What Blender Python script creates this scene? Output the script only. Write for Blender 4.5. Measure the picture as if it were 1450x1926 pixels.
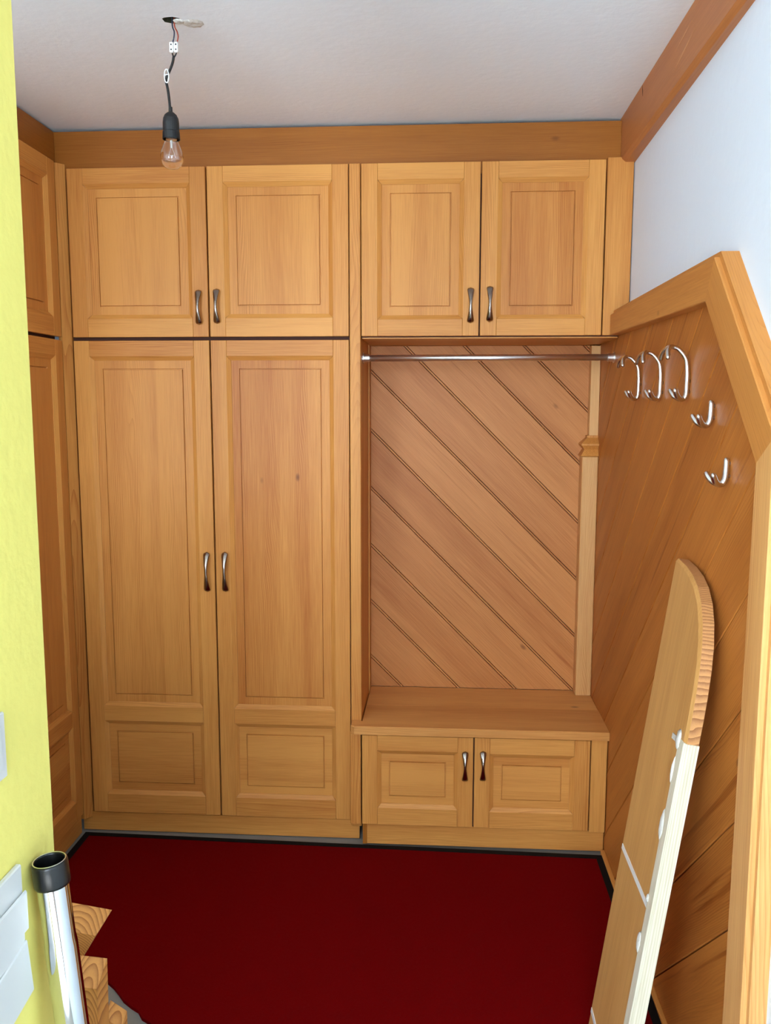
import bpy, bmesh, math, random
from mathutils import Vector, Matrix
for o in list(bpy.data.objects): bpy.data.objects.remove(o)
random.seed(7)
scene = bpy.context.scene
C = scene.collection

# ------------------------------------------------------------------ camera
FPX = 1598.853
cam_d = bpy.data.cameras.new('camera'); cam = bpy.data.objects.new('camera', cam_d); C.objects.link(cam)
Rv = Vector((0.99788858, 0.06494137, 0.00099949)); Uv = Vector((-0.00910269, 0.12460173, 0.99216508)); Fv = Vector((-0.06430802, 0.9900793, -0.12492978))
m = Matrix((Rv, Uv, -Fv)).transposed().to_4x4(); m.translation = Vector((0, -2.79388, 1.5133))
cam.matrix_world = m
cam_d.sensor_fit = 'VERTICAL'; cam_d.sensor_height = 36.0; cam_d.lens = 36.0 * FPX / 1926.0
cam_d.clip_start = 0.02
scene.camera = cam

# ------------------------------------------------------------------ world, daylight, exposure
w = bpy.data.worlds.new('world'); scene.world = w; w.use_nodes = True
w.node_tree.nodes['Background'].inputs[0].default_value = (0.75, 0.87, 1.0, 1); w.node_tree.nodes['Background'].inputs[1].default_value = 1.0
def area(name, loc, target, sx, sy, power, col):
    d = bpy.data.lights.new(name, 'AREA'); d.shape = 'RECTANGLE'; d.size = sx; d.size_y = sy; d.energy = power; d.color = col
    o = bpy.data.objects.new(name, d); C.objects.link(o); o.location = loc
    o.rotation_euler = (Vector(target) - Vector(loc)).to_track_quat('-Z', 'Y').to_euler()
    return o
for wxc in (-1.625, -0.175): area('window_daylight', (wxc, -5.02, 1.60), (wxc, 0, 1.60), 1.15, 1.4, 106, (0.74, 0.87, 1.0))
sd = bpy.data.lights.new('sun', 'SUN'); sd.energy = 50.0; sd.angle = 0.01; sd.color = (0.93, 0.97, 1.0)
so = bpy.data.objects.new('sun', sd); C.objects.link(so); so.rotation_euler = Vector((0.10, 1.0, -1.6)).to_track_quat('-Z', 'Y').to_euler()   # falls through the rear window on the floor behind the camera
scene.view_settings.view_transform = 'Standard'; scene.view_settings.look = 'None'
scene.view_settings.gamma = 1.0; scene.view_settings.use_curve_mapping = False
scene.view_settings.exposure = 0.1

# ------------------------------------------------------------------ materials
def srgb(r, g, b):
    f = lambda c: (c / 255 / 12.92) if c / 255 <= 0.04045 else ((c / 255 + 0.055) / 1.055) ** 2.4
    return (f(r), f(g), f(b), 1)
def newmat(name):
    mt = bpy.data.materials.new(name); mt.use_nodes = True
    nt = mt.node_tree; return mt, nt, nt.nodes['Principled BSDF']
def link(nt, a, b): nt.links.new(a, b)
def plain(name, col, rough=0.5, metal=0.0, bump=0.0, bscale=60, spec=0.5, coat=0.0):
    mt, nt, b = newmat(name)
    b.inputs['Base Color'].default_value = col; b.inputs['Roughness'].default_value = rough; b.inputs['Metallic'].default_value = metal
    b.inputs['Specular IOR Level'].default_value = spec; b.inputs['Coat Weight'].default_value = coat
    if bump:
        tc = nt.nodes.new('ShaderNodeTexCoord'); n = nt.nodes.new('ShaderNodeTexNoise'); n.inputs['Scale'].default_value = bscale; n.inputs['Detail'].default_value = 5
        bp = nt.nodes.new('ShaderNodeBump'); bp.inputs['Strength'].default_value = bump; bp.inputs['Distance'].default_value = 0.004
        link(nt, tc.outputs['Object'], n.inputs['Vector']); link(nt, n.outputs['Fac'], bp.inputs['Height']); link(nt, bp.outputs['Normal'], b.inputs['Normal'])
    return mt
class NB:
    """small node builder"""
    def __init__(s, nt): s.nt = nt
    def val(s, sock, x):
        if isinstance(x, (int, float)): sock.default_value = x
        elif isinstance(x, tuple): sock.default_value = x
        else: s.nt.links.new(x, sock)
    def math(s, op, a, b=0.0, c=None, clamp=False):
        n = s.nt.nodes.new('ShaderNodeMath'); n.operation = op; n.use_clamp = clamp
        s.val(n.inputs[0], a); s.val(n.inputs[1], b)
        if c is not None: s.val(n.inputs[2], c)
        return n.outputs[0]
    def xyz(s, a, b, c):
        n = s.nt.nodes.new('ShaderNodeCombineXYZ')
        for i, v in enumerate((a, b, c)): s.val(n.inputs[i], v)
        return n.outputs[0]
    def noise(s, vec, scale, detail=3, rough=0.5):
        n = s.nt.nodes.new('ShaderNodeTexNoise'); s.nt.links.new(vec, n.inputs['Vector'])
        n.inputs['Scale'].default_value = scale; n.inputs['Detail'].default_value = detail; n.inputs['Roughness'].default_value = rough
        return n.outputs['Fac']
    def mix(s, f, a, b, mode='MIX'):
        n = s.nt.nodes.new('ShaderNodeMix'); n.data_type = 'RGBA'; n.blend_type = mode
        s.val(n.inputs[0], f); s.val(n.inputs[6], a); s.val(n.inputs[7], b); return n.outputs[2]
    def ramp(s, f, lo, hi):
        n = s.nt.nodes.new('ShaderNodeMapRange'); n.interpolation_type = 'SMOOTHSTEP'
        s.val(n.inputs[0], f); n.inputs[1].default_value = lo; n.inputs[2].default_value = hi
        return n.outputs[0]
def wood(name, light, dark, ring=0.5, freq=210, laths=0.0, rough=0.42, knots=0.6, vary=0.2, streak=0.0, warpa=0.11, dk=0.6):
    """varnished softwood: attribute 'grain' = (along, across, depth) in metres"""
    mt, nt, b = newmat(name); N = NB(nt)
    at = nt.nodes.new('ShaderNodeAttribute'); at.attribute_name = 'grain'
    sp = nt.nodes.new('ShaderNodeSeparateXYZ'); link(nt, at.outputs['Vector'], sp.inputs[0])
    u, v, d = sp.outputs
    warp = N.noise(N.xyz(N.math('MULTIPLY', u, 0.9), N.math('MULTIPLY', v, 7.0), N.math('MULTIPLY', d, 7.0)), 1.0, 2)
    r = N.math('ADD', N.math('ADD', v, N.math('MULTIPLY', d, dk)), N.math('MULTIPLY', warp, warpa))
    s = N.math('FRACT', N.math('MULTIPLY', r, freq))
    late = N.math('POWER', s, 3.0)                                   # soft rise, sharp fall of each growth ring
    mask = N.ramp(N.noise(N.xyz(N.math('MULTIPLY', u, 0.7), N.math('MULTIPLY', v, 16.0), d), 1.0, 1), 0.3, 0.75)
    late = N.math('MULTIPLY', late, N.math('ADD', N.math('MULTIPLY', mask, 0.85), 0.15))
    fibre = N.noise(N.xyz(N.math('MULTIPLY', u, 9.0), N.math('MULTIPLY', v, 270.0), N.math('MULTIPLY', d, 270.0)), 1.0, 3)
    tone = N.noise(N.xyz(N.math('MULTIPLY', u, 0.8), N.math('MULTIPLY', v, 14.0), N.math('MULTIPLY', d, 14.0)), 1.0, 3)
    f = N.math('ADD', N.math('MULTIPLY', late, ring), N.math('MULTIPLY', N.math('SUBTRACT', fibre, 0.5), 0.85))
    f = N.math('ADD', f, N.math('MULTIPLY', N.math('SUBTRACT', tone, 0.5), 1.05))
    if streak:
        st = N.ramp(N.noise(N.xyz(N.math('MULTIPLY', u, 1.3), N.math('MULTIPLY', v, 38.0), d), 1.0, 4), 0.6, 0.72)
        f = N.math('ADD', f, N.math('MULTIPLY', st, streak))
    oi = nt.nodes.new('ShaderNodeObjectInfo')
    f = N.math('ADD', f, N.math('MULTIPLY', N.math('SUBTRACT', oi.outputs['Random'], 0.5), vary * 2))
    if laths:
        wn = nt.nodes.new('ShaderNodeTexWhiteNoise'); wn.noise_dimensions = '1D'
        link(nt, N.math('FLOOR', N.math('MULTIPLY', v, 11.5)), wn.inputs['W'])
        f = N.math('ADD', f, N.math('MULTIPLY', N.math('SUBTRACT', wn.outputs['Value'], 0.5), laths))
    f = N.math('ADD', f, 0.2, clamp=True)
    col = N.mix(f, light, dark)
    if knots:
        vo = nt.nodes.new('ShaderNodeTexVoronoi'); vo.inputs['Scale'].default_value = 1.0
        link(nt, N.xyz(N.math('MULTIPLY', u, 3.2), N.math('MULTIPLY', v, 6.0), 0.5), vo.inputs['Vector'])
        sc = nt.nodes.new('ShaderNodeSeparateColor'); link(nt, vo.outputs['Color'], sc.inputs[0])
        k = N.math('SUBTRACT', 1.0, N.ramp(vo.outputs['Distance'], 0.012, 0.065))
        k = N.math('MULTIPLY', N.math('MULTIPLY', k, N.math('GREATER_THAN', sc.outputs[0], 0.60)), knots)
        col = N.mix(k, col, srgb(95, 48, 18))
    link(nt, col, b.inputs['Base Color'])
    b.inputs['Roughness'].default_value = rough; b.inputs['Specular IOR Level'].default_value = 0.22
    bp = nt.nodes.new('ShaderNodeBump'); bp.inputs['Strength'].default_value = 0.12; bp.inputs['Distance'].default_value = 0.0015
    link(nt, f, bp.inputs['Height']); link(nt, bp.outputs['Normal'], b.inputs['Normal'])
    return mt
def ringwood(name, light, dark, freq=150, sharp=2.2, cu=0.0, cv=0.0, half=False, wob=0.012):
    """end grain: curved growth rings around a pith, on the plane of the first two grain axes"""
    mt, nt, b = newmat(name); N = NB(nt)
    at = nt.nodes.new('ShaderNodeAttribute'); at.attribute_name = 'grain'
    sp = nt.nodes.new('ShaderNodeSeparateXYZ'); link(nt, at.outputs['Vector'], sp.inputs[0])
    nz = N.noise(at.outputs['Vector'], 18.0, 2)
    a = N.math('SUBTRACT', sp.outputs[0], cu); c = N.math('MAXIMUM', N.math('SUBTRACT', sp.outputs[1], cv), 0.0) if half else N.math('SUBTRACT', sp.outputs[1], cv)
    r = N.math('SQRT', N.math('ADD', N.math('MULTIPLY', a, a), N.math('MULTIPLY', c, c)))
    r = N.math('ADD', r, N.math('MULTIPLY', nz, wob))
    s = N.math('POWER', N.math('FRACT', N.math('MULTIPLY', r, freq)), sharp)
    fib = N.noise(at.outputs['Vector'], 300.0, 2)
    f = N.math('ADD', N.math('MULTIPLY', s, 0.85), N.math('MULTIPLY', N.math('SUBTRACT', fib, 0.5), 0.3), clamp=True)
    link(nt, N.mix(f, light, dark), b.inputs['Base Color']); b.inputs['Roughness'].default_value = 0.6
    return mt

LT, DK = srgb(217, 152, 77), srgb(171, 96, 36)
M = {}
M['wood'] = wood('larch_wood', LT, DK)
M['panel'] = wood('larch_panel', srgb(213, 147, 74), srgb(170, 95, 37), laths=0.5, ring=0.6, knots=0.95)
M['board'] = wood('larch_boards', srgb(206, 138, 78), srgb(160, 89, 39), ring=0.5, streak=0.4, vary=0.14, rough=0.45)
M['rboard'] = wood('reddish_larch_boards', srgb(195, 122, 54), srgb(147, 77, 27), ring=0.65, streak=0.55, vary=0.18, rough=0.42)
M['pale'] = wood('pale_larch', srgb(224, 173, 112), srgb(192, 131, 74), ring=0.5, freq=260)
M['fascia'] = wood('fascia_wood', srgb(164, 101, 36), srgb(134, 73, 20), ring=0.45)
M['leanboard'] = wood('leaning_board_wood', srgb(216, 164, 98), srgb(178, 122, 62), ring=0.25, knots=0)
M['postwood'] = wood('end_post_wood', srgb(226, 172, 106), srgb(190, 126, 66), ring=0.7, freq=150, knots=0.4)
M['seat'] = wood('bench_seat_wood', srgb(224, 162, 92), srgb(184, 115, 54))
M['beam'] = wood('beam_wood', srgb(190, 122, 70), srgb(158, 90, 46), ring=0.25)
M['whitewood'] = wood('white_painted_wood', srgb(238, 232, 212), srgb(190, 178, 140), ring=0.75, freq=170, knots=0, vary=0, warpa=0.03, dk=1.0)
M['endgrain'] = ringwood('timber_end_grain', srgb(226, 160, 82), srgb(150, 84, 30), 170)
M['edge'] = ringwood('board_edge_grain', srgb(206, 150, 92), srgb(128, 72, 34), 170, 1.6)
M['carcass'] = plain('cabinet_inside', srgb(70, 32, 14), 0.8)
M['nickel'] = plain('antique_nickel', (0.34, 0.29, 0.25, 1), 0.2, 1.0)
M['steel'] = plain('brushed_steel', (0.8, 0.79, 0.77, 1), 0.33, 1.0)
M['hook'] = plain('satin_nickel', (0.66, 0.64, 0.62, 1), 0.25, 1.0)
M['chrome'] = plain('chrome', (0.66, 0.67, 0.68, 1), 0.06, 1.0)
M['black'] = plain('black_plastic', srgb(12, 12, 13), 0.3)
M['socket'] = plain('matt_black_plastic', srgb(22, 24, 26), 0.5)
M['white'] = plain('white_plastic', srgb(236, 236, 232), 0.35)
M['switch'] = plain('switch_plastic', srgb(208, 210, 206), 0.35)
M['ceil'] = plain('ceiling_paint', srgb(241, 246, 250), 0.9, bump=0.25, bscale=45)
M['wallw'] = plain('white_wall_paint', srgb(230, 240, 250), 0.9, bump=0.25, bscale=30)
M['yellow'] = plain('yellow_wall_paint', srgb(232, 220, 116), 0.85, bump=0.3, bscale=55)
M['concrete'] = plain('grey_screed', srgb(140, 136, 128), 0.9, bump=0.5, bscale=25)
M['paletile'] = plain('pale_floor', srgb(226, 224, 220), 0.6)
M['mat'] = plain('red_carpet', srgb(110, 1, 3), 1.0, bump=0.6, bscale=500, spec=0.05)
M['rubber'] = plain('black_rubber', srgb(9, 6, 7), 0.8, spec=0.2)
M['plaster'] = plain('rough_plaster', srgb(212, 208, 198), 0.95, bump=0.8, bscale=90)
M['darkwood'] = plain('dark_stained_wood', srgb(58, 40, 28), 0.5)
M['dark'] = plain('dark_hole', srgb(60, 58, 36), 0.95)
M['copper'] = plain('red_wire', srgb(150, 60, 44), 0.5)
M['blue'] = plain('blue_black_wire', srgb(40, 44, 66), 0.5)
M['cable'] = plain('black_cable', srgb(20, 20, 20), 0.5)
M['brass'] = plain('lamp_base_metal', (0.7, 0.66, 0.6, 1), 0.3, 1.0)
mt, nt, b = newmat('clear_glass'); M['glass'] = mt
b.inputs['Transmission Weight'].default_value = 1.0; b.inputs['Roughness'].default_value = 0.0; b.inputs['IOR'].default_value = 1.45
b.inputs['Base Color'].default_value = (1, 1, 1, 1)

# ------------------------------------------------------------------ helpers
AX = {'x': Vector((1, 0, 0)), 'y': Vector((0, 1, 0)), 'z': Vector((0, 0, 1))}
def obj(name, bm, mat, parent=None, grain=None, smooth=False, loc=None, goff=True):
    bmesh.ops.recalc_face_normals(bm, faces=bm.faces)
    me = bpy.data.meshes.new(name); bm.to_mesh(me); bm.free()
    me.materials.append(M[mat] if isinstance(mat, str) else mat)
    if smooth:
        for p in me.polygons: p.use_smooth = True
    if grain is not None:
        a = AX[grain] if isinstance(grain, str) else Vector(grain).normalized()
        dims = Vector((1, 1, 1))
        # the second axis is the widest direction across the grain
        best = None
        for t in (AX['x'], AX['y'], AX['z']):
            t2 = t - a * t.dot(a)
            if t2.length < 0.3: continue
            t2.normalize(); q = [v.co.dot(t2) for v in me.vertices]; e = max(q) - min(q)
            if best is None or e > best[0] + 1e-6: best = (e, t2)
        bb = best[1]; cc = a.cross(bb)
        off = Vector((random.uniform(0, 40), random.uniform(0, 40), random.uniform(0, 40))) if goff else Vector((0, 0, 0))
        at = me.attributes.new('grain', 'FLOAT_VECTOR', 'POINT')
        for v in me.vertices: at.data[v.index].vector = Vector((v.co.dot(a), v.co.dot(bb), v.co.dot(cc))) + off
    o = bpy.data.objects.new(name, me); C.objects.link(o)
    if parent is not None: o.parent = parent
    if loc is not None: o.location = loc
    return o
def add_box(bm, x0, x1, y0, y1, z0, z1, bev=0.0):
    r = bmesh.ops.create_cube(bm, size=1.0)
    vs = r['verts']
    for v in vs: v.co = Vector((x0 + (v.co.x + 0.5) * (x1 - x0), y0 + (v.co.y + 0.5) * (y1 - y0), z0 + (v.co.z + 0.5) * (z1 - z0)))
    if bev:
        es = list({e for v in vs for e in v.link_edges}); bmesh.ops.bevel(bm, geom=es, offset=bev, segments=1, affect='EDGES')
def box(name, x0, x1, y0, y1, z0, z1, mat, parent=None, grain=None, bev=0.0, loc=None):
    bm = bmesh.new(); add_box(bm, x0, x1, y0, y1, z0, z1, bev); return obj(name, bm, mat, parent, grain, loc=loc)
def add_poly(bm, pts): 
    vs = [bm.verts.new(p) for p in pts]; return bm.faces.new(vs)
def add_prism(bm, front, back):
    """two matching rings of 3D points -> closed solid"""
    a = [bm.verts.new(p) for p in front]; c = [bm.verts.new(p) for p in back]; n = len(a)
    bm.faces.new(a); bm.faces.new(c[::-1])
    for i in range(n): bm.faces.new((a[i], c[i], c[(i + 1) % n], a[(i + 1) % n]))
def add_tube(bm, pts, rads, seg=12, flat=None, caps=True):
    """swept round tube with per-point radius (rounded ends through extra rings)"""
    pts = [Vector(p) for p in pts]; n = len(pts)
    if not isinstance(rads, (list, tuple)): rads = [rads] * n
    rings = []; up = None
    for i in range(n):
        t = (pts[min(i + 1, n - 1)] - pts[max(i - 1, 0)]).normalized()
        if up is None:
            up = Vector((0, 0, 1)) if abs(t.z) < 0.9 else Vector((0, 1, 0))
        s = t.cross(up).normalized(); up = s.cross(t).normalized()
        rings.append([bm.verts.new(pts[i] + (s * math.cos(2 * math.pi * k / seg) + up * math.sin(2 * math.pi * k / seg)) * rads[i]) for k in range(seg)])
    for i in range(n - 1):
        for k in range(seg): bm.faces.new((rings[i][k], rings[i][(k + 1) % seg], rings[i + 1][(k + 1) % seg], rings[i + 1][k]))
    if caps: bm.faces.new(rings[0][::-1]); bm.faces.new(rings[-1])
def rounded(pts, r, tip=True):
    """catmull-rom resample of a control polyline; radii list interpolated, tip rounded"""
    P = [Vector(p) for p in pts]; out = []; rad = []
    n = len(P)
    for i in range(n - 1):
        p0, p1, p2, p3 = P[max(i - 1, 0)], P[i], P[i + 1], P[min(i + 2, n - 1)]
        for k in range(6):
            t = k / 6
            out.append(0.5 * ((2 * p1) + (p2 - p0) * t + (2 * p0 - 5 * p1 + 4 * p2 - p3) * t * t + (3 * p1 - p0 - 3 * p2 + p3) * t ** 3))
            rad.append(r[i] + (r[i + 1] - r[i]) * t)
    out.append(P[-1]); rad.append(r[-1])
    if tip:
        d = (out[-1] - out[-2]).normalized(); R0 = rad[-1]
        for a in (35, 65, 85): out.append(P[-1] + d * R0 * math.sin(math.radians(a))); rad.append(R0 * math.cos(math.radians(a)))
    return out, rad
def add_lathe(bm, prof, seg=28, c=(0, 0, 0)):
    rings = []
    for r, z in prof:
        rings.append([bm.verts.new((c[0] + r * math.cos(2 * math.pi * k / seg), c[1] + r * math.sin(2 * math.pi * k / seg), c[2] + z)) for k in range(seg)])
    for i in range(len(prof) - 1):
        for k in range(seg): bm.faces.new((rings[i][k], rings[i][(k + 1) % seg], rings[i + 1][(k + 1) % seg], rings[i + 1][k]))
    return rings
def thing(name, label, cat, loc=(0, 0, 0), rz=0.0, group=None):
    o = bpy.data.objects.new(name, None); C.objects.link(o); o.location = loc; o.rotation_euler = (0, 0, rz); o.empty_display_size = 0.05
    return tag(o, label, cat, group)
def tag(o, label, cat, group=None):
    o['label'] = label; o['category'] = cat
    if group: o['group'] = group
    return o
def struct(o, label=None, cat=None):
    o['kind'] = 'structure'
    if label: o['label'] = label
    if cat: o['category'] = cat
    return o
def clip(poly, nrm, c):
    """keep the side nrm.p <= c of a 2D convex polygon"""
    out = []
    for i in range(len(poly)):
        a, b2 = poly[i], poly[(i + 1) % len(poly)]
        da = nrm[0] * a[0] + nrm[1] * a[1] - c; db = nrm[0] * b2[0] + nrm[1] * b2[1] - c
        if da <= 0: out.append(a)
        if (da < 0 < db) or (db < 0 < da):
            t = da / (da - db); out.append((a[0] + (b2[0] - a[0]) * t, a[1] + (b2[1] - a[1]) * t))
    return out
def inset2d(poly, d):
    """inset of a convex 2D polygon"""
    n = len(poly); A = sum(poly[i][0] * poly[(i + 1) % n][1] - poly[(i + 1) % n][0] * poly[i][1] for i in range(n))
    sgn = 1 if A > 0 else -1; res = []
    for i in range(n):
        p, q, r = Vector(poly[i - 1]), Vector(poly[i]), Vector(poly[(i + 1) % n])
        e1 = (q - p).normalized(); e2 = (r - q).normalized()
        n1 = Vector((-e1.y, e1.x)) * sgn; n2 = Vector((-e2.y, e2.x)) * sgn
        k = n1 + n2
        if k.length < 1e-4: k = n1
        k = k / max(0.35, k.dot(n1)); res.append(tuple(q + k * d))
    return res

# ================================================================== THE SETTING
H = 2.40
XL = -1.249          # front of the doors along the left side
XP = 0.565           # face of the diagonal boards on the right side
XY = -0.4745         # face of the yellow wall
YC = -1.824          # end of the yellow wall
YB = 0.36            # back of the niche
def wx(y): return 0.593 + 0.015 * y   # the white wall runs slightly inwards towards the camera
fl = struct(box('floor', -2.9, 0.9, -3.25, 0.75, -0.1, 0.0, 'concrete'))
struct(box('floor_rear', -2.9, 0.9, -5.0, -3.25, -0.1, 0.0, 'paletile'))  # unseen rear floor, made pale to bounce sunlight up to the ceiling
# ceiling with the ragged hole of the lamp outlet
bm = bmesh.new()
hc = Vector((-0.632, -0.728))
outer = [bm.verts.new((x, y, H)) for x, y in ((-2.9, -5.0), (0.9, -5.0), (0.9, 0.75), (-2.9, 0.75))]
hole = [bm.verts.new((hc.x + (0.020 + 0.006 * random.random()) * math.cos(a), hc.y + (0.016 + 0.005 * random.random()) * math.sin(a), H)) for a in [i * math.pi / 7 for i in range(14)]]
es = [bm.edges.new((r[i], r[(i + 1) % len(r)])) for r in (outer, hole) for i in range(len(r))]
bmesh.ops.triangle_fill(bm, edges=es, use_beauty=True)
top = [bm.verts.new((v.co.x, v.co.y, H + 0.1)) for v in outer]
for i in range(4): bm.faces.new((outer[i], outer[(i + 1) % 4], top[(i + 1) % 4], top[i]))
bm.faces.new(top)
ceil = struct(obj('ceiling', bm, 'ceil'))
bm = bmesh.new()
r1 = [bm.verts.new(v) for v in [(hc.x + 0.027 * math.cos(i * math.pi / 7), hc.y + 0.022 * math.sin(i * math.pi / 7), H + 0.001) for i in range(14)]]
r2 = [bm.verts.new((hc.x + 0.012 * math.cos(i * math.pi / 7), hc.y + 0.010 * math.sin(i * math.pi / 7), H + 0.05)) for i in range(14)]
for i in range(14): bm.faces.new((r1[i], r1[(i + 1) % 14], r2[(i + 1) % 14], r2[i]))
bm.faces.new(r2)
obj('outlet_hole', bm, 'dark', ceil)['label'] = 'dark ragged lamp outlet hole'
def plaster(cx, cy, rx, ry, hgt, name='plaster_patch'):
    bm = bmesh.new(); rings = []
    for j, (s, z) in enumerate(((1.0, 0.0005), (0.85, -hgt * 0.7), (0.5, -hgt), (0.2, -hgt * 0.5))):
        rings.append([bm.verts.new((cx + rx * s * math.cos(k * math.pi / 9) * (1 + 0.12 * random.uniform(-1, 1)), cy + ry * s * math.sin(k * math.pi / 9) * (1 + 0.12 * random.uniform(-1, 1)), H + z * random.uniform(0.6, 1.2))) for k in range(18)])
    for j in range(3):
        for k in range(18): bm.faces.new((rings[j][k], rings[j][(k + 1) % 18], rings[j + 1][(k + 1) % 18], rings[j + 1][k]))
    bm.faces.new(rings[-1]); return obj(name, bm, 'plaster', ceil, smooth=True)
plaster(-0.588, -0.708, 0.027, 0.022, 0.0025); plaster(-0.618, -0.722, 0.013, 0.012, 0.004)

# yellow wall, low shade wall added beside it, rear room
yw = struct(box('wall_left', -0.66, XY, -2.14, YC, 0, H, 'yellow', bev=0.004))           # yellow wall stub
struct(box('shade_wall', -2.7, -0.661, -2.06, -1.94, 0, 1.15, 'yellow'))           # unseen half-height wall added to shade the lower left doors
struct(box('wall_left_room', -2.8, -2.7, -5.0, 0.75, 0, H, 'wallw'))
# white wall on the right
bm = bmesh.new()
add_prism(bm, [(wx(0.75), 0.75, 0), (wx(-5), -5.0, 0), (0.75, -5.0, 0), (0.75, 0.75, 0)], [(wx(0.75), 0.75, H), (wx(-5), -5.0, H), (0.75, -5.0, H), (0.75, 0.75, H)])
struct(obj('wall_right', bm, 'wallw'))
struct(box('wall_back', -2.7, 0.7, 0.60, 0.70, 0, H, 'wallw'))
# rear wall with the window the daylight comes from
WY = -4.9; WZ0, WZ1 = 0.9, 2.3; OP = ((-2.2, -1.05), (-0.75, 0.4))
bm = bmesh.new()
add_box(bm, -2.8, -2.2, WY - 0.1, WY, 0, H); add_box(bm, 0.4, wx(WY), WY - 0.1, WY, 0, H); add_box(bm, -1.05, -0.75, WY - 0.1, WY, 0, H)
for xa, xb in OP: add_box(bm, xa, xb, WY - 0.1, WY, 0, WZ0); add_box(bm, xa, xb, WY - 0.1, WY, WZ1, H)
struct(obj('wall_front', bm, 'wallw'))
for i, (xa, xb) in enumerate(OP):
    bm = bmesh.new()
    for x in (xa, xb - 0.05): add_box(bm, x, x + 0.05, WY - 0.08, WY - 0.02, WZ0, WZ1)
    for z in (WZ0, WZ1 - 0.05): add_box(bm, xa, xb, WY - 0.08, WY - 0.02, z, z + 0.05)
    struct(obj('window_%d' % (i + 1), bm, 'darkwood'))
struct(box('tube_reflection_slab', wx(-4.4) - 0.05, wx(-3.4) - 0.003, -4.4, -3.45, 0.0, 2.05, 'darkwood', bev=0.004))  # unseen dark slab added so the chrome tube reflects something dark
struct(box('tube_reflection_strip', -1.04, -0.76, WY + 0.001, WY + 0.03, 0.0, 2.38, 'darkwood', bev=0.003))  # dark strip added between the windows for a black streak in the tube's reflection

# fascia boards under the ceiling, beam along the white wall
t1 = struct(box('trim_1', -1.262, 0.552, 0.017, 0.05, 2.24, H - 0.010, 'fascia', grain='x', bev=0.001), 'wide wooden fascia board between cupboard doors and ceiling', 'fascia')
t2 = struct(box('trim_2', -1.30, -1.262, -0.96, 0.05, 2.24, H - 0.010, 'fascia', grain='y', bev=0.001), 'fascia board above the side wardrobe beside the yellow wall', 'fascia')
bm = bmesh.new()
sec = [(0.0, H), (0.0, 2.272), (0.012, 2.262), (0.10, 2.262), (0.10, H)]
add_prism(bm, [(0.552 + a, 0.05, z) for a, z in sec], [(0.552 + 0.006 * -1 + a, -2.7, z) for a, z in sec])
t3 = struct(obj('trim_3', bm, 'beam', grain='y'), 'scuffed brown beam running under the ceiling along the white wall', 'beam')

def mark(name, p, q, wd, mat):   # shallow score or scrape on the side of the beam, points in (y, z)
    bm = bmesh.new(); bx = lambda y: 0.552 - 0.006 * (0.05 - y) / 2.75
    d = (Vector(q) - Vector(p)).normalized(); nn = Vector((-d.y, d.x)) * wd / 2; mid = (Vector(p) + Vector(q)) / 2
    ps = [Vector(p), mid + nn, Vector(q), mid - nn]
    add_prism(bm, [(bx(v.x) - 0.0006, v.x, v.y) for v in ps], [(bx(v.x) + 0.001, v.x, v.y) for v in ps]); return obj(name, bm, mat, t3)
M['scrape'] = plain('scraped_wood', srgb(206, 150, 104), 0.7)
mark('scratch', (-0.770, 2.338), (-0.594, 2.309), 0.006, 'scrape'); mark('scratch', (-0.735, 2.366), (-0.600, 2.352), 0.004, 'scrape')
mark('crack', (-0.254, 2.398), (-0.263, 2.366), 0.005, 'carcass')

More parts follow.
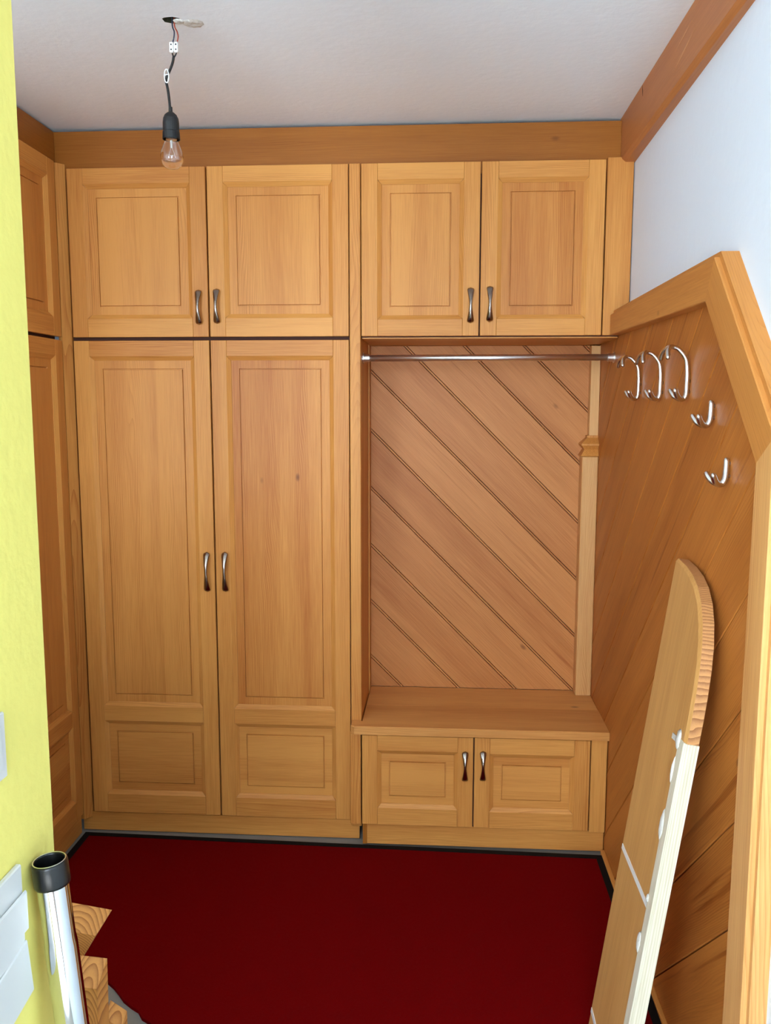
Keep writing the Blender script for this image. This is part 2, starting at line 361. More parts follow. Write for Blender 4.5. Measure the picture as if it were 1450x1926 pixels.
# ================================================================== DOORS
def door(parent, x0, z0, wd, ht, opens, hx=None, hz=None, hl=0.112, st=0.052, tr=0.05, br=0.055, loc=None, ng='z', lab=None):
    """frame-and-panel door. opens = list of (z_low, z_high, grain) of the openings at face level"""
    T = 0.020; c = 0.013; dp = 0.009; pd_ = 0.0112
    bm = bmesh.new(); add_box(bm, 0.004, wd - 0.004, 0.0158, T, 0.004, ht - 0.004)
    def field(bm, za, zb):
        xa, xb = st + c, wd - st - c; za += c; zb -= c; b1 = 0.026
        def ring(ins, y): return [bm.verts.new((xa + ins, y, za + ins)), bm.verts.new((xb - ins, y, za + ins)), bm.verts.new((xb - ins, y, zb - ins)), bm.verts.new((xa + ins, y, zb - ins))]
        R = [ring(-0.002, pd_), ring(b1, pd_), ring(b1 + 0.0008, pd_ + 0.0040), ring(b1 + 0.0030, pd_ + 0.0040), ring(b1 + 0.0042, pd_ - 0.0022)]
        for i in range(4):
            for k in range(4): bm.faces.new((R[i][k], R[i][(k + 1) % 4], R[i + 1][(k + 1) % 4], R[i + 1][k]))
        bm.faces.new(R[-1])
    field(bm, opens[0][0], opens[0][1])
    dr = obj('door', bm, 'panel', parent, ng, loc=(x0, 0, z0))
    if lab: dr['label'] = lab
    for za, zb, g in opens[1:]:
        bm = bmesh.new(); field(bm, za, zb); obj('panel', bm, 'panel', dr, g)
    for side in (0, 1):
        f = (lambda x: x) if side == 0 else (lambda x: wd - x)
        bm = bmesh.new(); add_box(bm, min(f(0), f(st)), max(f(0), f(st)), 0, T - 0.003, 0, ht, 0.0012)
        for za, zb, g in opens:
            add_prism(bm, [(f(st - 0.001), 0.0004, za), (f(st + c), dp, za + c), (f(st + c), dp + 0.0035, za + c), (f(st - 0.001), dp + 0.0035, za)],
                      [(f(st - 0.001), 0.0004, zb), (f(st + c), dp, zb - c), (f(st + c), dp + 0.0035, zb - c), (f(st - 0.001), dp + 0.0035, zb)])
        obj('stile', bm, 'wood', dr, 'z')
    zs = [0.0] + [z for o in sorted(opens) for z in o[:2]] + [ht]
    for i in range(0, len(zs), 2):
        lo, hi = zs[i], zs[i + 1]
        bm = bmesh.new(); add_box(bm, st + 0.0003, wd - st - 0.0003, 0, T - 0.003, lo, hi, 0.0008)
        for zr, sg in ((lo, -1), (hi, 1)):
            if zr in (0.0, ht): continue
            y0 = zr - sg * 0.001
            add_prism(bm, [(st, 0.0004, y0), (st + c, dp, zr + sg * c), (st + c, dp + 0.0035, zr + sg * c), (st, dp + 0.0035, y0)],
                      [(wd - st, 0.0004, y0), (wd - st - c, dp, zr + sg * c), (wd - st - c, dp + 0.0035, zr + sg * c), (wd - st, dp + 0.0035, y0)])
        obj('rail', bm, 'wood', dr, 'x')
    if hx is not None: handle(dr, hx - x0, hz - z0, hl)
    return dr
def handle(parent, x, z, L):
    """bow handle: wide round ends, pinched waist, arched away from the door"""
    bm = bmesh.new(); n = 30; seg = 14; rings = []
    for i in range(n + 1):
        t = i / n; q = abs(2 * t - 1)
        cap = math.sqrt(max(0.0, 1 - ((q - 0.83) / 0.17) ** 2)) if q > 0.83 else 1.0
        a = (0.0046 + 0.0082 * q ** 1.4) * max(cap, 0.05); bt = (0.0042 + 0.0008 * (1 - q)) * max(cap, 0.08)
        yc = -(0.004 + 0.019 * (1 - q ** 2.2)); zc = z - L / 2 + L * t
        sl = 0.019 * 2.2 * q ** 1.2 * 2 / L * (1 if t > 0.5 else -1); nn = Vector((0, -1, sl * 0.6)).normalized()
        rings.append([bm.verts.new(Vector((x + a * math.cos(2 * math.pi * k / seg), yc, zc)) + nn * bt * math.sin(2 * math.pi * k / seg)) for k in range(seg)])
    for i in range(n):
        for k in range(seg): bm.faces.new((rings[i][k], rings[i][(k + 1) % seg], rings[i + 1][(k + 1) % seg], rings[i + 1][k]))
    bm.faces.new(rings[0]); bm.faces.new(rings[-1])
    for s in (0.10, 0.90):   # short feet on the door face
        add_tube(bm, [(x, 0.001, z - L / 2 + L * s), (x, -0.006, z - L / 2 + L * s)], [0.0065, 0.006], 12)
    h = obj('handle', bm, 'nickel', parent, smooth=True); h['label'] = 'dark nickel bow handle with pinched waist'

# ---- tall wardrobe with four doors
wz = thing('wardrobe', 'tall wooden built-in wardrobe with four panelled doors beside the coat niche', 'wardrobe')
box('body', -1.249, -0.3005, 0.0225, 0.59, 0.055, 2.26, 'carcass', wz)
door(wz, -1.2186, 1.7346, 0.4560, 0.5364, [(0.060, 0.486, 'z')], -0.792, 1.829, lab='short upper door on the outer side')
door(wz, -0.7575, 1.7346, 0.4560, 0.5364, [(0.060, 0.486, 'z')], -0.7325, 1.832, lab='short upper door on the niche side')
lo = [(0.392, 1.593, 'z'), (0.068, 0.337, 'x')]
door(wz, -1.2186, 0.0785, 0.4560, 1.6445, lo, -0.787, 0.951, 0.138, lab='tall lower door on the outer side')
door(wz, -0.7575, 0.0785, 0.4560, 1.6445, lo, -0.7245, 0.952, 0.138, lab='tall lower door on the niche side')
box('kickboard', -1.262, -0.272, 0.009, 0.022, 0.005, 0.074, 'wood', wz, 'x', 0.001)
bm = bmesh.new()
add_box(bm, -0.2985, -0.263, 0.000, 0.30, 0.055, 2.272, 0.002); 
obj('side_panel', bm, 'wood', wz, 'z')
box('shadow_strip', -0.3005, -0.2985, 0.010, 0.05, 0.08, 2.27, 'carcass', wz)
box('niche_side', -0.30, -0.2603, 0.3003, YB + 0.01, 0.40, 1.74, 'wood', wz, 'z')
bm = bmesh.new(); cf = [(-1.262, -0.013), (-1.249, -0.014), (-1.2275, 0.012), (-1.2275, 0.022), (-1.262, 0.022)]
add_prism(bm, [(x, y, 0.055) for x, y in cf], [(x, y, 2.287) for x, y in cf]); obj('corner_filler', bm, 'wood', wz, 'z')

# ---- side wardrobe along the left, seen edge-on
ws = thing('wardrobe', 'wooden side wardrobe half hidden behind the yellow wall', 'wardrobe', (XL, -0.49, 0), math.pi / 2)
box('body', -0.452, 0.468, 0.0225, 0.60, 0.05, 2.26, 'carcass', ws)
box('end_panel', -0.470, -0.453, 0.005, 0.60, 0.0, 2.26, 'wood', ws, 'z')
door(ws, 0.014, 1.7346, 0.456, 0.555, [(0.060, 0.500, 'z')], 0.052, 1.83)
door(ws, 0.014, 0.0785, 0.456, 1.6445, lo, 0.052, 0.951, 0.138)
door(ws, -0.446, 1.7346, 0.456, 0.555, [(0.060, 0.500, 'z')], -0.028, 1.83)
door(ws, -0.446, 0.0785, 0.456, 1.6445, lo, -0.028, 0.951, 0.138)
box('kickboard', -0.45, 0.475, 0.010, 0.03, 0.005, 0.074, 'wood', ws, 'x', 0.001)

# ---- wall cabinet above the niche
wc = thing('wall_cabinet', 'two-door wooden wall cabinet above the clothes rail', 'cabinet', (0, 0, 0))
box('body', -0.262, 0.562, 0.0225, YB + 0.15, 1.7315, 2.26, 'carcass', wc)
box('bottom_board', -0.2599, 0.562, 0.0215, YB, 1.7275, 1.7315, 'wood', wc, 'x')
door(wc, -0.2599, 1.7346, 0.3770, 0.5364, [(0.053, 0.486, 'z')], 0.0905, 1.8295, lab='door beside the wardrobe post')
door(wc, 0.1215, 1.7346, 0.3838, 0.5364, [(0.053, 0.486, 'z')], 0.1515, 1.8335, lab='door beside the white wall')
box('filler', 0.5095, 0.590, 0.0, 0.02, 1.7346, 2.277, 'wood', wc, 'z', 0.001)

# ---- storage bench
bn = thing('storage_bench', 'low wooden storage bench with two doors at the foot of the coat niche', 'bench')
yb = -0.045
box('body', -0.2595, 0.562, -0.024, YB, 0.079, 0.411, 'carcass', bn)
d = door(bn, -0.2575, 0.0874, 0.3755, 0.3176, [(0.060, 0.264, 'x')], 0.091, 0.306, 0.106, ng='x', lab='bench door beside the wardrobe'); d.location.y = yb
d = door(bn, 0.1222, 0.0874, 0.3838, 0.3176, [(0.058, 0.262, 'x')], 0.151, 0.309, 0.106, ng='x', lab='bench door beside the board wall'); d.location.y = yb
box('filler', 0.510, 0.562, yb + 0.002, -0.024, 0.083, 0.4115, 'wood', bn, 'z', 0.001)
box('side_strip', -0.298, -0.2625, yb + 0.006, -0.0005, 0.083, 0.4115, 'wood', bn, 'z', 0.0015)
box('kickboard', -0.243, 0.562, -0.028, -0.010, 0.008, 0.080, 'wood', bn, 'x', 0.001)
box('kick_return', -0.2575, -0.2435, -0.0265, 0.008, 0.006, 0.079, 'fascia', bn, 'z')
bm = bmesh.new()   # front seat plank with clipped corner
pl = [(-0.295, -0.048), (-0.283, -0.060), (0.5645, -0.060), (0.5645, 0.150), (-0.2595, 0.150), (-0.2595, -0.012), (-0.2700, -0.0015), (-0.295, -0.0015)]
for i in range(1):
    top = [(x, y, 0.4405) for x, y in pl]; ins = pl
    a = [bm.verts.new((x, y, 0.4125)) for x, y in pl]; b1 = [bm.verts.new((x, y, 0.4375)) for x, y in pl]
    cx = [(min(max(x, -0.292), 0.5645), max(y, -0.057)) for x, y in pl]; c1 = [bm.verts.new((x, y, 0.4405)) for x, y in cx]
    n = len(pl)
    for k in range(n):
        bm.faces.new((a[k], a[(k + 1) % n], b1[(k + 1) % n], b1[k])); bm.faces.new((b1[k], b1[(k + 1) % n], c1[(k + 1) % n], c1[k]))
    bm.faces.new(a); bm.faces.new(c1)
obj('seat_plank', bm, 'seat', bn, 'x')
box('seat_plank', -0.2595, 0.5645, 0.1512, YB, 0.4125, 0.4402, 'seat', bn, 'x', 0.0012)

# ---- diagonal boards behind the niche
pb = thing('board_panelling', 'diagonal tongue-and-groove boards on the back of the coat niche', 'panelling', (0, YB, 0))
S2 = math.sqrt(0.5)
rect = [(-0.2598, 0.4405), (0.5642, 0.4405), (0.5642, 1.727), (-0.2598, 1.727)]
def strip(bm, poly, place, depth, ch):
    if len(poly) < 3: return
    A = abs(sum(poly[i][0] * poly[(i + 1) % len(poly)][1] - poly[(i + 1) % len(poly)][0] * poly[i][1] for i in range(len(poly)))) / 2
    if A < 1.5e-5: return
    ins = inset2d(poly, ch)
    f = [bm.verts.new(place(p, 0.0)) for p in ins]; e = [bm.verts.new(place(p, ch * 1.2)) for p in poly]; bk = [bm.verts.new(place(p, depth)) for p in poly]
    n = len(poly); bm.faces.new(f); bm.faces.new(bk)
    for k in range(n):
        bm.faces.new((f[k], f[(k + 1) % n], e[(k + 1) % n], e[k])); bm.faces.new((e[k], e[(k + 1) % n], bk[(k + 1) % n], bk[k]))
for k in range(-6, 6):
    c0 = 1.157 + 0.2155 * k; c1 = c0 + 0.2155
    bm = bmesh.new()
    for lo_, hi_ in ((c0 + 0.0125, c1 - 0.0014), (c0 + 0.0014, c0 + 0.0097)):
        strip(bm, clip(clip(rect, (1, 1), hi_), (-1, -1), -lo_), lambda p, dd: (p[0], dd, p[1]), 0.012, 0.0010)
    if len(bm.faces) == 0: bm.free(); continue
    obj('board', bm, 'board', pb, (1, 0, -1))
box('backing', -0.2598, 0.5642, 0.012, 0.02, 0.4405, 1.727, 'carcass', pb)

# ---- board wall on the right with its cap rail and end post
pr = thing('board_wainscot', 'tall wooden wainscot of diagonal boards with cap rail on the white wall', 'panelling')
region = [(YB + 0.01, 0.0005), (-1.36, 0.0005), (-1.36, 1.44), (-1.03, 1.765), (YB + 0.01, 1.765)]
SL = 0.925
for k in range(-6, 10):
    c0 = 0.040 + 0.2205 * k; c1 = c0 + 0.2205
    g = 0.0022
    poly = clip(clip(region, (SL, 1), c1 - g), (-SL, -1), -(c0 + g))
    if len(poly) < 3: continue
    bm = bmesh.new(); strip(bm, poly, lambda p, dd: (XP + dd, p[0], p[1]), 0.0115, 0.0020)
    if len(bm.faces) == 0: bm.free(); continue
    obj('board', bm, 'rboard', pr, (0, 1, -SL))
bm = bmesh.new(); add_prism(bm, [(XP + 0.0115, y, z) for y, z in region], [(XP + 0.016, y, z) for y, z in region]); obj('backing', bm, 'carcass', pr)
XR = 0.532
def rail(name, inner, outer, back_off=0.0, grain='y'):
    """rail from inner/outer edge point pairs in (y,z): face at XR, rabbet near the outer edge, body back to the wall"""
    bm = bmesh.new(); rg = []
    for (iy, iz), (oy, oz) in zip(inner, outer):
        d = Vector((oy - iy, oz - iz)); L = d.length; d.normalize()
        P = lambda s, x: (x, iy + d.x * s, iz + d.y * s)
        ww = wx(oy) + 0.004
        rg.append([bm.verts.new(q) for q in (P(0, ww), P(0, XR + 0.002), P(0.002, XR), P(L - 0.014, XR), P(L - 0.012, XR + 0.002), P(L - 0.012, XR + 0.010), P(L, XR + 0.010), P(L, ww))])
    n = 8
    for i in range(len(rg) - 1):
        for k in range(n): bm.faces.new((rg[i][k], rg[i][(k + 1) % n], rg[i + 1][(k + 1) % n], rg[i + 1][k]))
    bm.faces.new(rg[0]); bm.faces.new(rg[-1][::-1])
    return obj(name, bm, 'postwood' if name == 'end_post' else 'rail', pr, grain)
M['rail'] = wood('wainscot_rail_wood', srgb(202, 136, 68), srgb(160, 91, 36), ring=0.3)
I = [(-0.004, 1.734), (-0.990, 1.722), (-1.318, 1.415), (-1.300, 0.0)]
O = [(-0.004, 1.810), (-1.045, 1.812), (-1.402, 1.470), (-1.402, 0.0)]
rail('cap_rail', I[0:2], O[0:2], grain='y')
rail('sloping_rail', I[1:3], O[1:3], grain=(0, 1, 0.95))
rail('end_post', I[2:4], O[2:4], grain='z')
box('base_strip', 0.552, XP, -1.30, -0.035, 0.0, 0.018, 'wood', pr, 'y', 0.002)

# ---- corner post in the niche
cp = thing('corner_post', 'pale wooden corner post with moulded capital in the coat niche', 'post')
x1 = XP - 0.0008
box('shaft', 0.507, x1, 0.298, YB - 0.001, 0.4405, 1.330, 'pale', cp, 'z', 0.003)
box('upper_shaft', 0.532, x1, 0.318, YB - 0.001, 1.405, 1.7235, 'pale', cp, 'z', 0.001)
bm = bmesh.new()
prof = [(0.000, 1.330), (-0.004, 1.333), (0.004, 1.346), (0.010, 1.356), (0.002, 1.366), (-0.003, 1.370), (-0.003, 1.376), (0.006, 1.384), (0.016, 1.393), (0.020, 1.397), (0.020, 1.405)]
rr = []
for o_, z in prof: rr.append([bm.verts.new(p) for p in ((0.505 + o_, YB - 0.001, z), (0.505 + o_, 0.296 + o_, z), (x1, 0.296 + o_, z), (x1, YB - 0.001, z))])
for i in range(len(rr) - 1):
    for k in range(4): bm.faces.new((rr[i][k], rr[i][(k + 1) % 4], rr[i + 1][(k + 1) % 4], rr[i + 1][k]))
bm.faces.new(rr[0]); bm.faces.new(rr[-1])
obj('capital', bm, 'wood', cp, 'z')

# ---- clothes rail
cr = thing('clothes_rail', 'round steel clothes rail across the top of the niche', 'rail')
bm = bmesh.new(); add_tube(bm, [(-0.2585, 0.075, 1.668), (XP - 0.001, 0.075, 1.669)], 0.0105, 20); obj('tube', bm, 'steel', cr, smooth=True)
for xa, sg in ((-0.2622, 1), (XP - 0.0006, -1)):
    bm = bmesh.new(); add_tube(bm, [(xa, 0.075, 1.6685), (xa + sg * 0.003, 0.075, 1.6685)], 0.0185, 20); add_tube(bm, [(xa + sg * 0.003, 0.075, 1.6685), (xa + sg * 0.022, 0.075, 1.6685)], 0.0130, 20)
    obj('flange', bm, 'steel', cr, smooth=False)

# ---- coat hooks
def hook(y, z, tall, label):
    """z = underside of the hook's bend; protrudes in -x"""
    t = thing('coat_hook', label, 'hook', (XP, y, z), 0, 'metal coat hooks on the board wall')
    bm = bmesh.new()
    if tall:
        p, r = rounded([(-0.012, 0, 0.002), (-0.008, 0, 0.012), (-0.0072, 0, 0.035), (-0.0075, 0, 0.065), (-0.012, 0, 0.092), (-0.028, 0, 0.113), (-0.043, 0, 0.119)], [0.0060, 0.0062, 0.0062, 0.0060, 0.0056, 0.0052, 0.0050], False)
    else:
        p, r = rounded([(-0.014, 0, 0.002), (-0.009, 0, 0.012), (-0.0075, 0, 0.030), (-0.0075, 0, 0.048)], [0.0062, 0.0066, 0.0066, 0.0062])
    add_tube(bm, p, r, 12); obj('spine', bm, 'hook', t, smooth=True)
    for s in (-1, 1):
        bm = bmesh.new()
        p, r = rounded([(-0.012, 0, 0.0025), (-0.020, 0.004 * s, 0.001), (-0.031, 0.013 * s, 0.008), (-0.038, 0.021 * s, 0.020)], [0.0054, 0.0056, 0.0066, 0.0058])
        add_tube(bm, p, r, 12); obj('prong', bm, 'hook', t, smooth=True)
        if tall:
            bm = bmesh.new()
            p, r = rounded([(-0.041, 0, 0.119), (-0.050, 0.008 * s, 0.118), (-0.058, 0.022 * s, 0.108), (-0.060, 0.032 * s, 0.094)], [0.0050, 0.0052, 0.0058, 0.0062])
            add_tube(bm, p, r, 12); obj('upper_prong', bm, 'hook', t, smooth=True)
    for zz in (0.018, 0.042):
        bm = bmesh.new(); add_tube(bm, [(0.0, 0, zz), (-0.005, 0, zz)], 0.0045, 10); obj('screw', bm, 'nickel', t)
hook(-0.315, 1.530, True, 'large double coat hook nearest the clothes rail')
hook(-0.557, 1.528, True, 'middle one of the three large double coat hooks')
hook(-0.795, 1.526, True, 'large double coat hook furthest from the clothes rail')
hook(-0.980, 1.470, False, 'small double coat hook, the higher of the two small ones')
hook(-1.092, 1.358, False, 'small double coat hook, the lower one by the end post')

# ---- bare bulb on its cable
pd = thing('pendant_bulb', 'bare clear bulb in a black socket hanging from ceiling wires', 'lamp')
def wire(name, pts, r, mat, parent=pd):
    bm = bmesh.new(); p, rr = rounded(pts, [r] * len(pts), False); add_tube(bm, p, rr, 8); return obj(name, bm, mat, parent, smooth=True)
yy = -0.722
wire('blue_wire', [(-0.634, -0.724, 2.435), (-0.634, yy, 2.392), (-0.630, yy, 2.378), (-0.631, yy, 2.364), (-0.6355, yy, 2.350)], 0.0016, 'blue')
wire('red_wire', [(-0.628, -0.724, 2.435), (-0.629, yy, 2.392), (-0.623, yy, 2.377), (-0.621, yy, 2.364), (-0.6255, yy, 2.350)], 0.0016, 'copper')
bm = bmesh.new()
for x in (-0.6365, -0.6255):
    add_box(bm, x - 0.0046, x + 0.0046, yy - 0.006, yy + 0.006, 2.330, 2.353, 0.0012)
add_box(bm, -0.633, -0.629, yy - 0.003, yy + 0.003, 2.334, 2.349)
tb = obj('terminal_block', bm, 'white', pd)
for x in (-0.6365, -0.6255):
    for z in (2.336, 2.347):
        bm = bmesh.new(); add_tube(bm, [(x, yy - 0.0055, z), (x, yy - 0.0064, z)], 0.0018, 10); obj('screw', bm, 'black', tb)
wire('lead', [(-0.6365, yy, 2.332), (-0.635, yy, 2.326), (-0.633, yy, 2.320)], 0.0016, 'cable')
wire('lead', [(-0.6255, yy, 2.332), (-0.628, yy, 2.326), (-0.632, yy, 2.320)], 0.0016, 'cable')
wire('cable', [(-0.6325, yy, 2.324), (-0.636, yy, 2.308), (-0.644, yy, 2.290), (-0.6515, yy, 2.276), (-0.652, yy, 2.266), (-0.6485, yy, 2.246), (-0.6460, yy, 2.220), (-0.6445, yy, 2.190)], 0.0032, 'cable')
bm = bmesh.new(); p = [(-0.6505 + 0.0052 * math.cos(a), yy - 0.002, 2.279 + 0.0150 * math.sin(a)) for a in [i * 2 * math.pi / 24 for i in range(25)]]
add_tube(bm, p, 0.0015, 8, caps=False); add_tube(bm, [(-0.6555, yy - 0.002, 2.281), (-0.6450, yy - 0.002, 2.283)], 0.0015, 8)
obj('strain_clip', bm, 'white', pd, smooth=True)
lx, ly, lz = -0.6440, yy, 2.0
bm = bmesh.new()
add_lathe(bm, [(0.0003, 0.210), (0.0045, 0.210), (0.0048, 0.199), (0.0085, 0.197), (0.0140, 0.192), (0.0178, 0.184), (0.0190, 0.174), (0.0190, 0.155), (0.0200, 0.153), (0.0205, 0.137), (0.0190, 0.1365), (0.0180, 0.1450), (0.0003, 0.1450)], 28, (lx, ly, lz))
obj('socket', bm, 'socket', pd, smooth=False)
bm = bmesh.new(); prof = [(0.0130, 0.1440), (0.0140, 0.136), (0.0160, 0.131), (0.0205, 0.120), (0.0248, 0.109), (0.0268, 0.099), (0.0262, 0.089), (0.0225, 0.079), (0.0160, 0.0725), (0.0085, 0.0700), (0.0003, 0.0693)]
inner = [(max(r - 0.0006, 0.0002), z + (0.0006 if z < 0.09 else 0)) for r, z in prof]; rgs = add_lathe(bm, prof[::-1] + inner, 32, (lx, ly, lz)); bm.faces.new(rgs[0]); bm.faces.new(rgs[-1])
bu = obj('bulb', bm, 'glass', pd, smooth=True); bu['label'] = 'clear glass bulb'
bm = bmesh.new(); add_lathe(bm, [(0.0003, 0.1445), (0.0125, 0.1445), (0.0128, 0.136), (0.009, 0.134), (0.0003, 0.133)], 20, (lx, ly, lz)); obj('lamp_base', bm, 'brass', bu)
bm = bmesh.new(); add_tube(bm, [(lx, ly, lz + 0.134), (lx, ly, lz + 0.118)], [0.0035, 0.0025], 10)
for s in (-1, 1): add_tube(bm, [(lx + s * 0.001, ly, lz + 0.119), (lx + s * 0.007, ly, lz + 0.102)], 0.0004, 6)
add_tube(bm, [(lx - 0.007, ly, lz + 0.102), (lx - 0.003, ly - 0.003, lz + 0.100), (lx + 0.003, ly - 0.003, lz + 0.100), (lx + 0.007, ly, lz + 0.102)], 0.0004, 6)
obj('filament', bm, 'white', bu)

# ---- red door mat with black edging
mat_ = thing('floor_mat', 'dark red carpet mat with black rubber edging on the grey floor', 'mat')
po = [(-1.240, -0.024), (0.549, -0.062), (0.549, -1.60), (-0.30, -1.60), (-0.30, -1.276)]
fr = [(-0.30 + (-1.238 + 0.30) * i / 40, -1.276 + (-0.455 + 1.276) * i / 40) for i in range(1, 40)]
fr = [(x + random.uniform(-0.004, 0.004), y + random.uniform(-0.004, 0.004)) for x, y in fr]
po = po + fr + [(-1.240, -0.455)]
bm = bmesh.new(); add_prism(bm, [(x, y, 0.009) for x, y in po], [(x, y, 0.0005) for x, y in po]); obj('carpet', bm, 'mat', mat_)
bm = bmesh.new(); bwd = 0.022
add_prism(bm, [(-1.244, -0.020, 0.0105), (0.553, -0.058, 0.0105), (0.553 - bwd, -0.058 - bwd, 0.0105), (-1.244 + bwd, -0.020 - bwd, 0.0105)], [(-1.244, -0.020, 0.0004), (0.553, -0.058, 0.0004), (0.553 - bwd, -0.058 - bwd, 0.0004), (-1.244 + bwd, -0.020 - bwd, 0.0004)])
for xa, xb, ya, y2 in ((-1.244, -1.244 + bwd, -0.020 - bwd * 0, -0.46), (0.553, 0.553 - bwd, -0.058, -1.60)):
    add_prism(bm, [(xa, ya, 0.0105), (xb, ya - bwd, 0.0105), (xb, y2, 0.0105), (xa, y2, 0.0105)], [(xa, ya, 0.0004), (xb, ya - bwd, 0.0004), (xb, y2, 0.0004), (xa, y2, 0.0004)])
obj('edging', bm, 'rubber', mat_)

# ---- board leaning against the wainscot
lb = thing('leaning_board', 'long wooden board with rounded top and white painted edge leaning on the wainscot', 'board')
S = 0.139; X0 = 0.368; kx = math.sqrt(1 + S * S)
def bp_(y, z, t): # point on the board: y, height z on the face plane, t = depth behind the face
    return (X0 + S * z + t / kx, y, z - t * S / kx)
THK = 0.027
cur = [(-1.150, 0.006), (-1.150, 0.90), (-1.147, 0.95), (-1.140, 1.00), (-1.127, 1.045), (-1.105, 1.085), (-1.075, 1.118), (-1.035, 1.143), (-0.990, 1.158), (-0.940, 1.167), (-0.872, 1.172), (-0.872, 0.006)]
bm = bmesh.new()
cen = lambda y, z, s: (y + (0.010 * s if y < -0.90 else 0), z - (0.006 * s if z > 1.0 else 0))
def ringb(t, s): return [bm.verts.new(bp_(*cen(y, z, s), t)) for y, z in cur]
A_, B_, D_ = ringb(0, 1), ringb(0.004, 0), ringb(THK, 0); n = len(cur)
bm.faces.new(A_); bm.faces.new(D_)
obj_faces = []
for k in range(n): bm.faces.new((A_[k], A_[(k + 1) % n], B_[(k + 1) % n], B_[k])); bm.faces.new((B_[k], B_[(k + 1) % n], D_[(k + 1) % n], D_[k]))
lbo = obj('plank', bm, 'leanboard', lb, (S, 0, 1))
bm = bmesh.new()   # sawn rounded edge, a veneer-thin band of end grain over the rounded end
band = cur[0:11]
f1 = [bm.verts.new(bp_(y - (0.0006 if y < -0.9 else 0), z + 0.0006, 0.0045)) for y, z in band]; f2 = [bm.verts.new(bp_(y - (0.0006 if y < -0.9 else 0), z + 0.0006, THK + 0.0002)) for y, z in band]
g1 = [bm.verts.new(bp_(y + 0.002, z - 0.002, 0.0045)) for y, z in band]; g2 = [bm.verts.new(bp_(y + 0.002, z - 0.002, THK + 0.0002)) for y, z in band]
for k in range(len(band) - 1):
    for q1, q2 in ((f1, f2), (f2, g2), (g2, g1), (g1, f1)): bm.faces.new((q1[k], q1[k + 1], q2[k + 1], q2[k]))
bm.faces.new((f1[0], f2[0], g2[0], g1[0])); bm.faces.new((f1[-1], f2[-1], g2[-1], g1[-1]))
obj('rounded_edge', bm, 'edge', lb, 'z')['label'] = 'rounded sawn edge showing growth rings'
bm = bmesh.new()   # white painted strip along the lower edge
st_ = [(0.008, 0), (0.845, 0)]
q = [(-1.1165, -0.0016), (-1.1465, -0.0016), (-1.1535, 0.0035), (-1.1535, THK + 0.001), (-1.1495, THK + 0.001), (-1.1165, 0.004)]
add_prism(bm, [bp_(y, 0.008 + 0.004, t) for y, t in q], [bp_(y, 0.850, t) for y, t in q])
obj('white_edge', bm, 'whitewood', lb, (S, 0, 1))['label'] = 'white painted lower edge strip'
def blob(z, y, r, rz):
    bm = bmesh.new(); rings = []
    for s, t in ((1.0, 0.0), (0.8, -0.003), (0.4, -0.005)):
        rings.append([bm.verts.new(bp_(y + r * s * math.cos(a) * random.uniform(0.7, 1.2), z + rz * s * math.sin(a) * random.uniform(0.8, 1.15), t)) for a in [k * math.pi / 7 for k in range(14)]])
    for j in range(2):
        for k in range(14): bm.faces.new((rings[j][k], rings[j][(k + 1) % 14], rings[j + 1][(k + 1) % 14], rings[j + 1][k]))
    bm.faces.new(rings[-1]); bm.faces.new(rings[0][::-1]); obj('filler_blob', bm, 'plaster', lb, smooth=True)
blob(0.842, -1.113, 0.014, 0.022); blob(0.66, -1.113, 0.013, 0.034); blob(0.40, -1.112, 0.014, 0.026); blob(0.50, -1.115, 0.007, 0.010); blob(0.78, -1.115, 0.006, 0.03)
bm = bmesh.new(); add_prism(bm, [bp_(-1.072, 0.842, -0.0015), bp_(-1.072, 0.830, -0.0015), bp_(-1.12, 0.836, -0.0015), bp_(-1.12, 0.847, -0.0015)], [bp_(-1.072, 0.842, 0.001), bp_(-1.072, 0.830, 0.001), bp_(-1.12, 0.836, 0.001), bp_(-1.12, 0.847, 0.001)]); obj('filler_smear', bm, 'plaster', lb)
for za in (0.478, 0.055):
    bm = bmesh.new(); e = 0.012
    ps = [(-0.873, za), (-1.117, za), (-1.117, za + e), (-0.873, za + e)]
    add_prism(bm, [bp_(y, z, -0.0012) for y, z in ps], [bp_(y, z, 0.0008) for y, z in ps]); obj('tape_strip', bm, 'white', lb)

# ---- telescopic vacuum tube leaning on the yellow wall
vt = thing('vacuum_tube', 'chrome telescopic vacuum tube with black collar leaning on the yellow wall', 'tube')
T0 = Vector((-0.4525, -1.886, 0.984)); Bt = Vector((-0.372, -1.880, 0.018)); D = (Bt - T0).normalized()
def at_(s): return T0 + D * s
LN = (Bt - T0).length
bm = bmesh.new()
def tubering(prof, mat, name, parent=vt, seg=36):
    bm = bmesh.new(); up = Vector((0, 1, 0)); s1 = D.cross(up).normalized(); s2 = s1.cross(D).normalized(); rings = []
    for r, s in prof: rings.append([bm.verts.new(at_(s) + (s1 * math.cos(2 * math.pi * k / seg) + s2 * math.sin(2 * math.pi * k / seg)) * r) for k in range(seg)])
    for i in range(len(prof) - 1):
        for k in range(seg): bm.faces.new((rings[i][k], rings[i][(k + 1) % seg], rings[i + 1][(k + 1) % seg], rings[i + 1][k]))
    return obj(name, bm, mat, parent, smooth=True)
tubering([(0.0165, 0.09), (0.0172, 0.001), (0.0178, -0.001), (0.0198, -0.0005), (0.0204, 0.002), (0.0206, 0.026), (0.0200, 0.0285), (0.0170, 0.0285)], 'black', 'collar')
tubering([(0.0176, -0.0012), (0.0184, -0.0018), (0.0190, -0.0012)], 'steel', 'rim')
tubering([(0.0172, 0.02), (0.0180, 0.028), (0.0180, 0.095), (0.0190, 0.105), (0.0190, LN - 0.004), (0.0175, LN), (0.0003, LN)], 'chrome', 'tube')

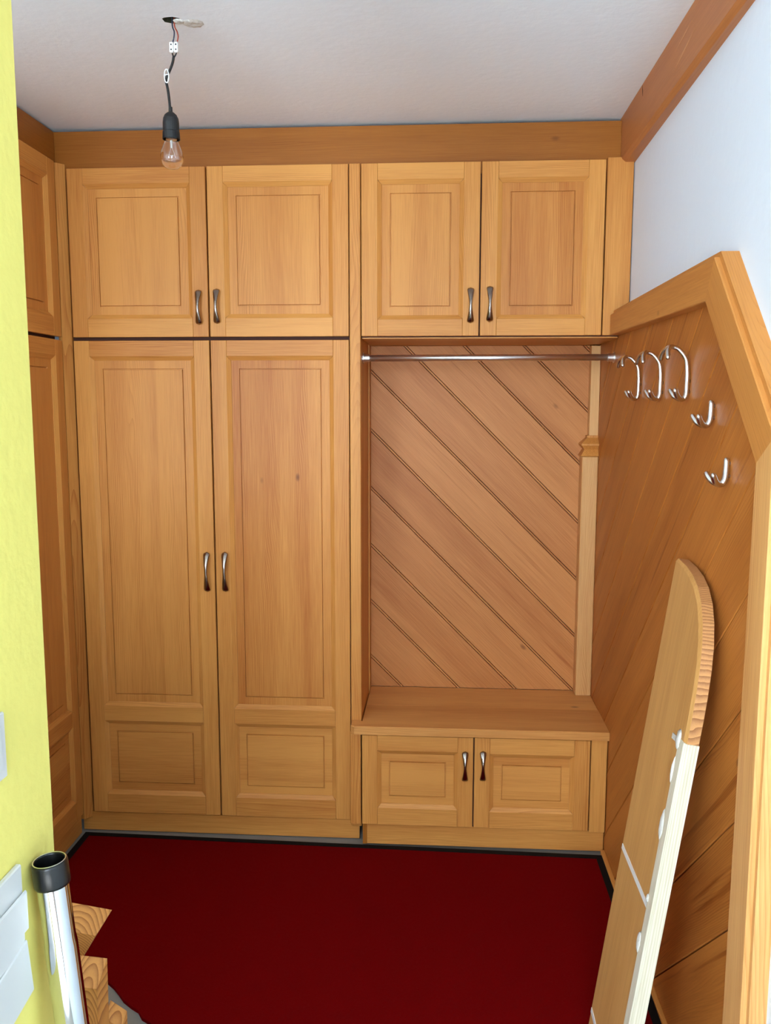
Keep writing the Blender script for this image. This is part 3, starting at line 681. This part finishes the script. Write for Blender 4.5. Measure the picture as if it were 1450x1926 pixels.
# ---- sawn timbers standing behind the yellow wall corner
def timber(label, base, topc, wdt, dep, cut, pith, roll=0.0):
    """square post from base to topc; the upper end is cut at a slant (cut = extra height left/right, front/back)"""
    base = Vector(base); topc = Vector(topc); ax = (topc - base).normalized()
    s1 = Vector((math.cos(roll), math.sin(roll), 0)); s1 = (s1 - ax * s1.dot(ax)).normalized(); s2 = ax.cross(s1).normalized()
    if s2.y < 0: s2 = -s2
    L = (topc - base).length
    t = thing('sawn_timber', label, 'timber', tuple(base), 0, 'sawn timber offcuts behind the yellow wall')
    bm = bmesh.new(); lo_ = []; hi_ = []
    for a, b_ in ((-1, -1), (1, -1), (1, 1), (-1, 1)):
        o = s1 * a * wdt / 2 + s2 * b_ * dep / 2
        z0 = -o.z
        lo_.append(bm.verts.new(o + ax * ((0.002 - o.z) / ax.z))); hi_.append(bm.verts.new(o + ax * (L + cut[0] * a + cut[1] * b_)))
    for k in range(4): bm.faces.new((lo_[k], lo_[(k + 1) % 4], hi_[(k + 1) % 4], hi_[k]))
    bm.faces.new(lo_[::-1])
    bm.faces.new(hi_)
    me_o = obj('shaft', bm, 'tshaft', t, None)
    at = me_o.data.attributes.new('grain', 'FLOAT_VECTOR', 'POINT')
    for v in me_o.data.vertices:
        at.data[v.index].vector = Vector((v.co.dot(s1) - pith[0], (v.co.dot(ax) - L) * pith[2] - pith[1], v.co.dot(s2)))
    return t
M['tshaft'] = ringwood('timber_rings', srgb(224, 158, 82), srgb(150, 80, 28), 260, 2.2, half=True, wob=0.005)
timber('sawn timber leaning behind the chrome tube with a mitred end', (-0.995, -1.420, 0), (-0.627, -1.425, 0.608), 0.072, 0.05, (0.015, 0.010), (0.020, -0.075, 0.9))
timber('upright sawn timber post in front of the other offcuts', (-0.600, -1.50, 0), (-0.594, -1.50, 0.562), 0.062, 0.045, (-0.002, 0.012), (0.012, -0.030, 0.30))
timber('short sawn offcut beside the upright timber post', (-0.578, -1.415, 0), (-0.578, -1.415, 0.418), 0.030, 0.03, (-0.010, 0.006), (0.0, -0.02, 0.3))

# ---- switches on the yellow wall
sw = thing('light_switch', 'white double light switch with tilted lower cover on yellow wall', 'switch', (XY, 0, 0))
def plate(name, y0, y1, z0, z1, t, mat, parent, tilt=0.0, x0=0.0, bev=0.0015):
    bm = bmesh.new(); add_box(bm, x0, x0 + t, -(y1 - y0) / 2, (y1 - y0) / 2, -(z1 - z0) / 2, (z1 - z0) / 2, bev)
    o = obj(name, bm, mat, parent, loc=(0, (y0 + y1) / 2, (z0 + z1) / 2)); o.rotation_euler = (tilt, 0, 0); return o
plate('frame', -2.002, -1.921, 0.900, 1.000, 0.007, 'switch', sw)
plate('rocker', -1.993, -1.9185, 0.920, 0.968, 0.004, 'switch', sw, 0.0, 0.0072, 0.002)
cv = plate('cover', -1.996, -1.914, 0.832, 0.902, 0.008, 'switch', sw, 0.14, 0.0005)
bk = thing('blank_plate', 'white blank plate on the yellow wall above the switch', 'plate', (XY, 0, 0))
plate('plate', -2.012, -1.9335, 1.109, 1.183, 0.004, 'switch', bk)
plate('centre', -2.000, -1.946, 1.122, 1.170, 0.002, 'switch', bk, 0, 0.0042, 0.001)
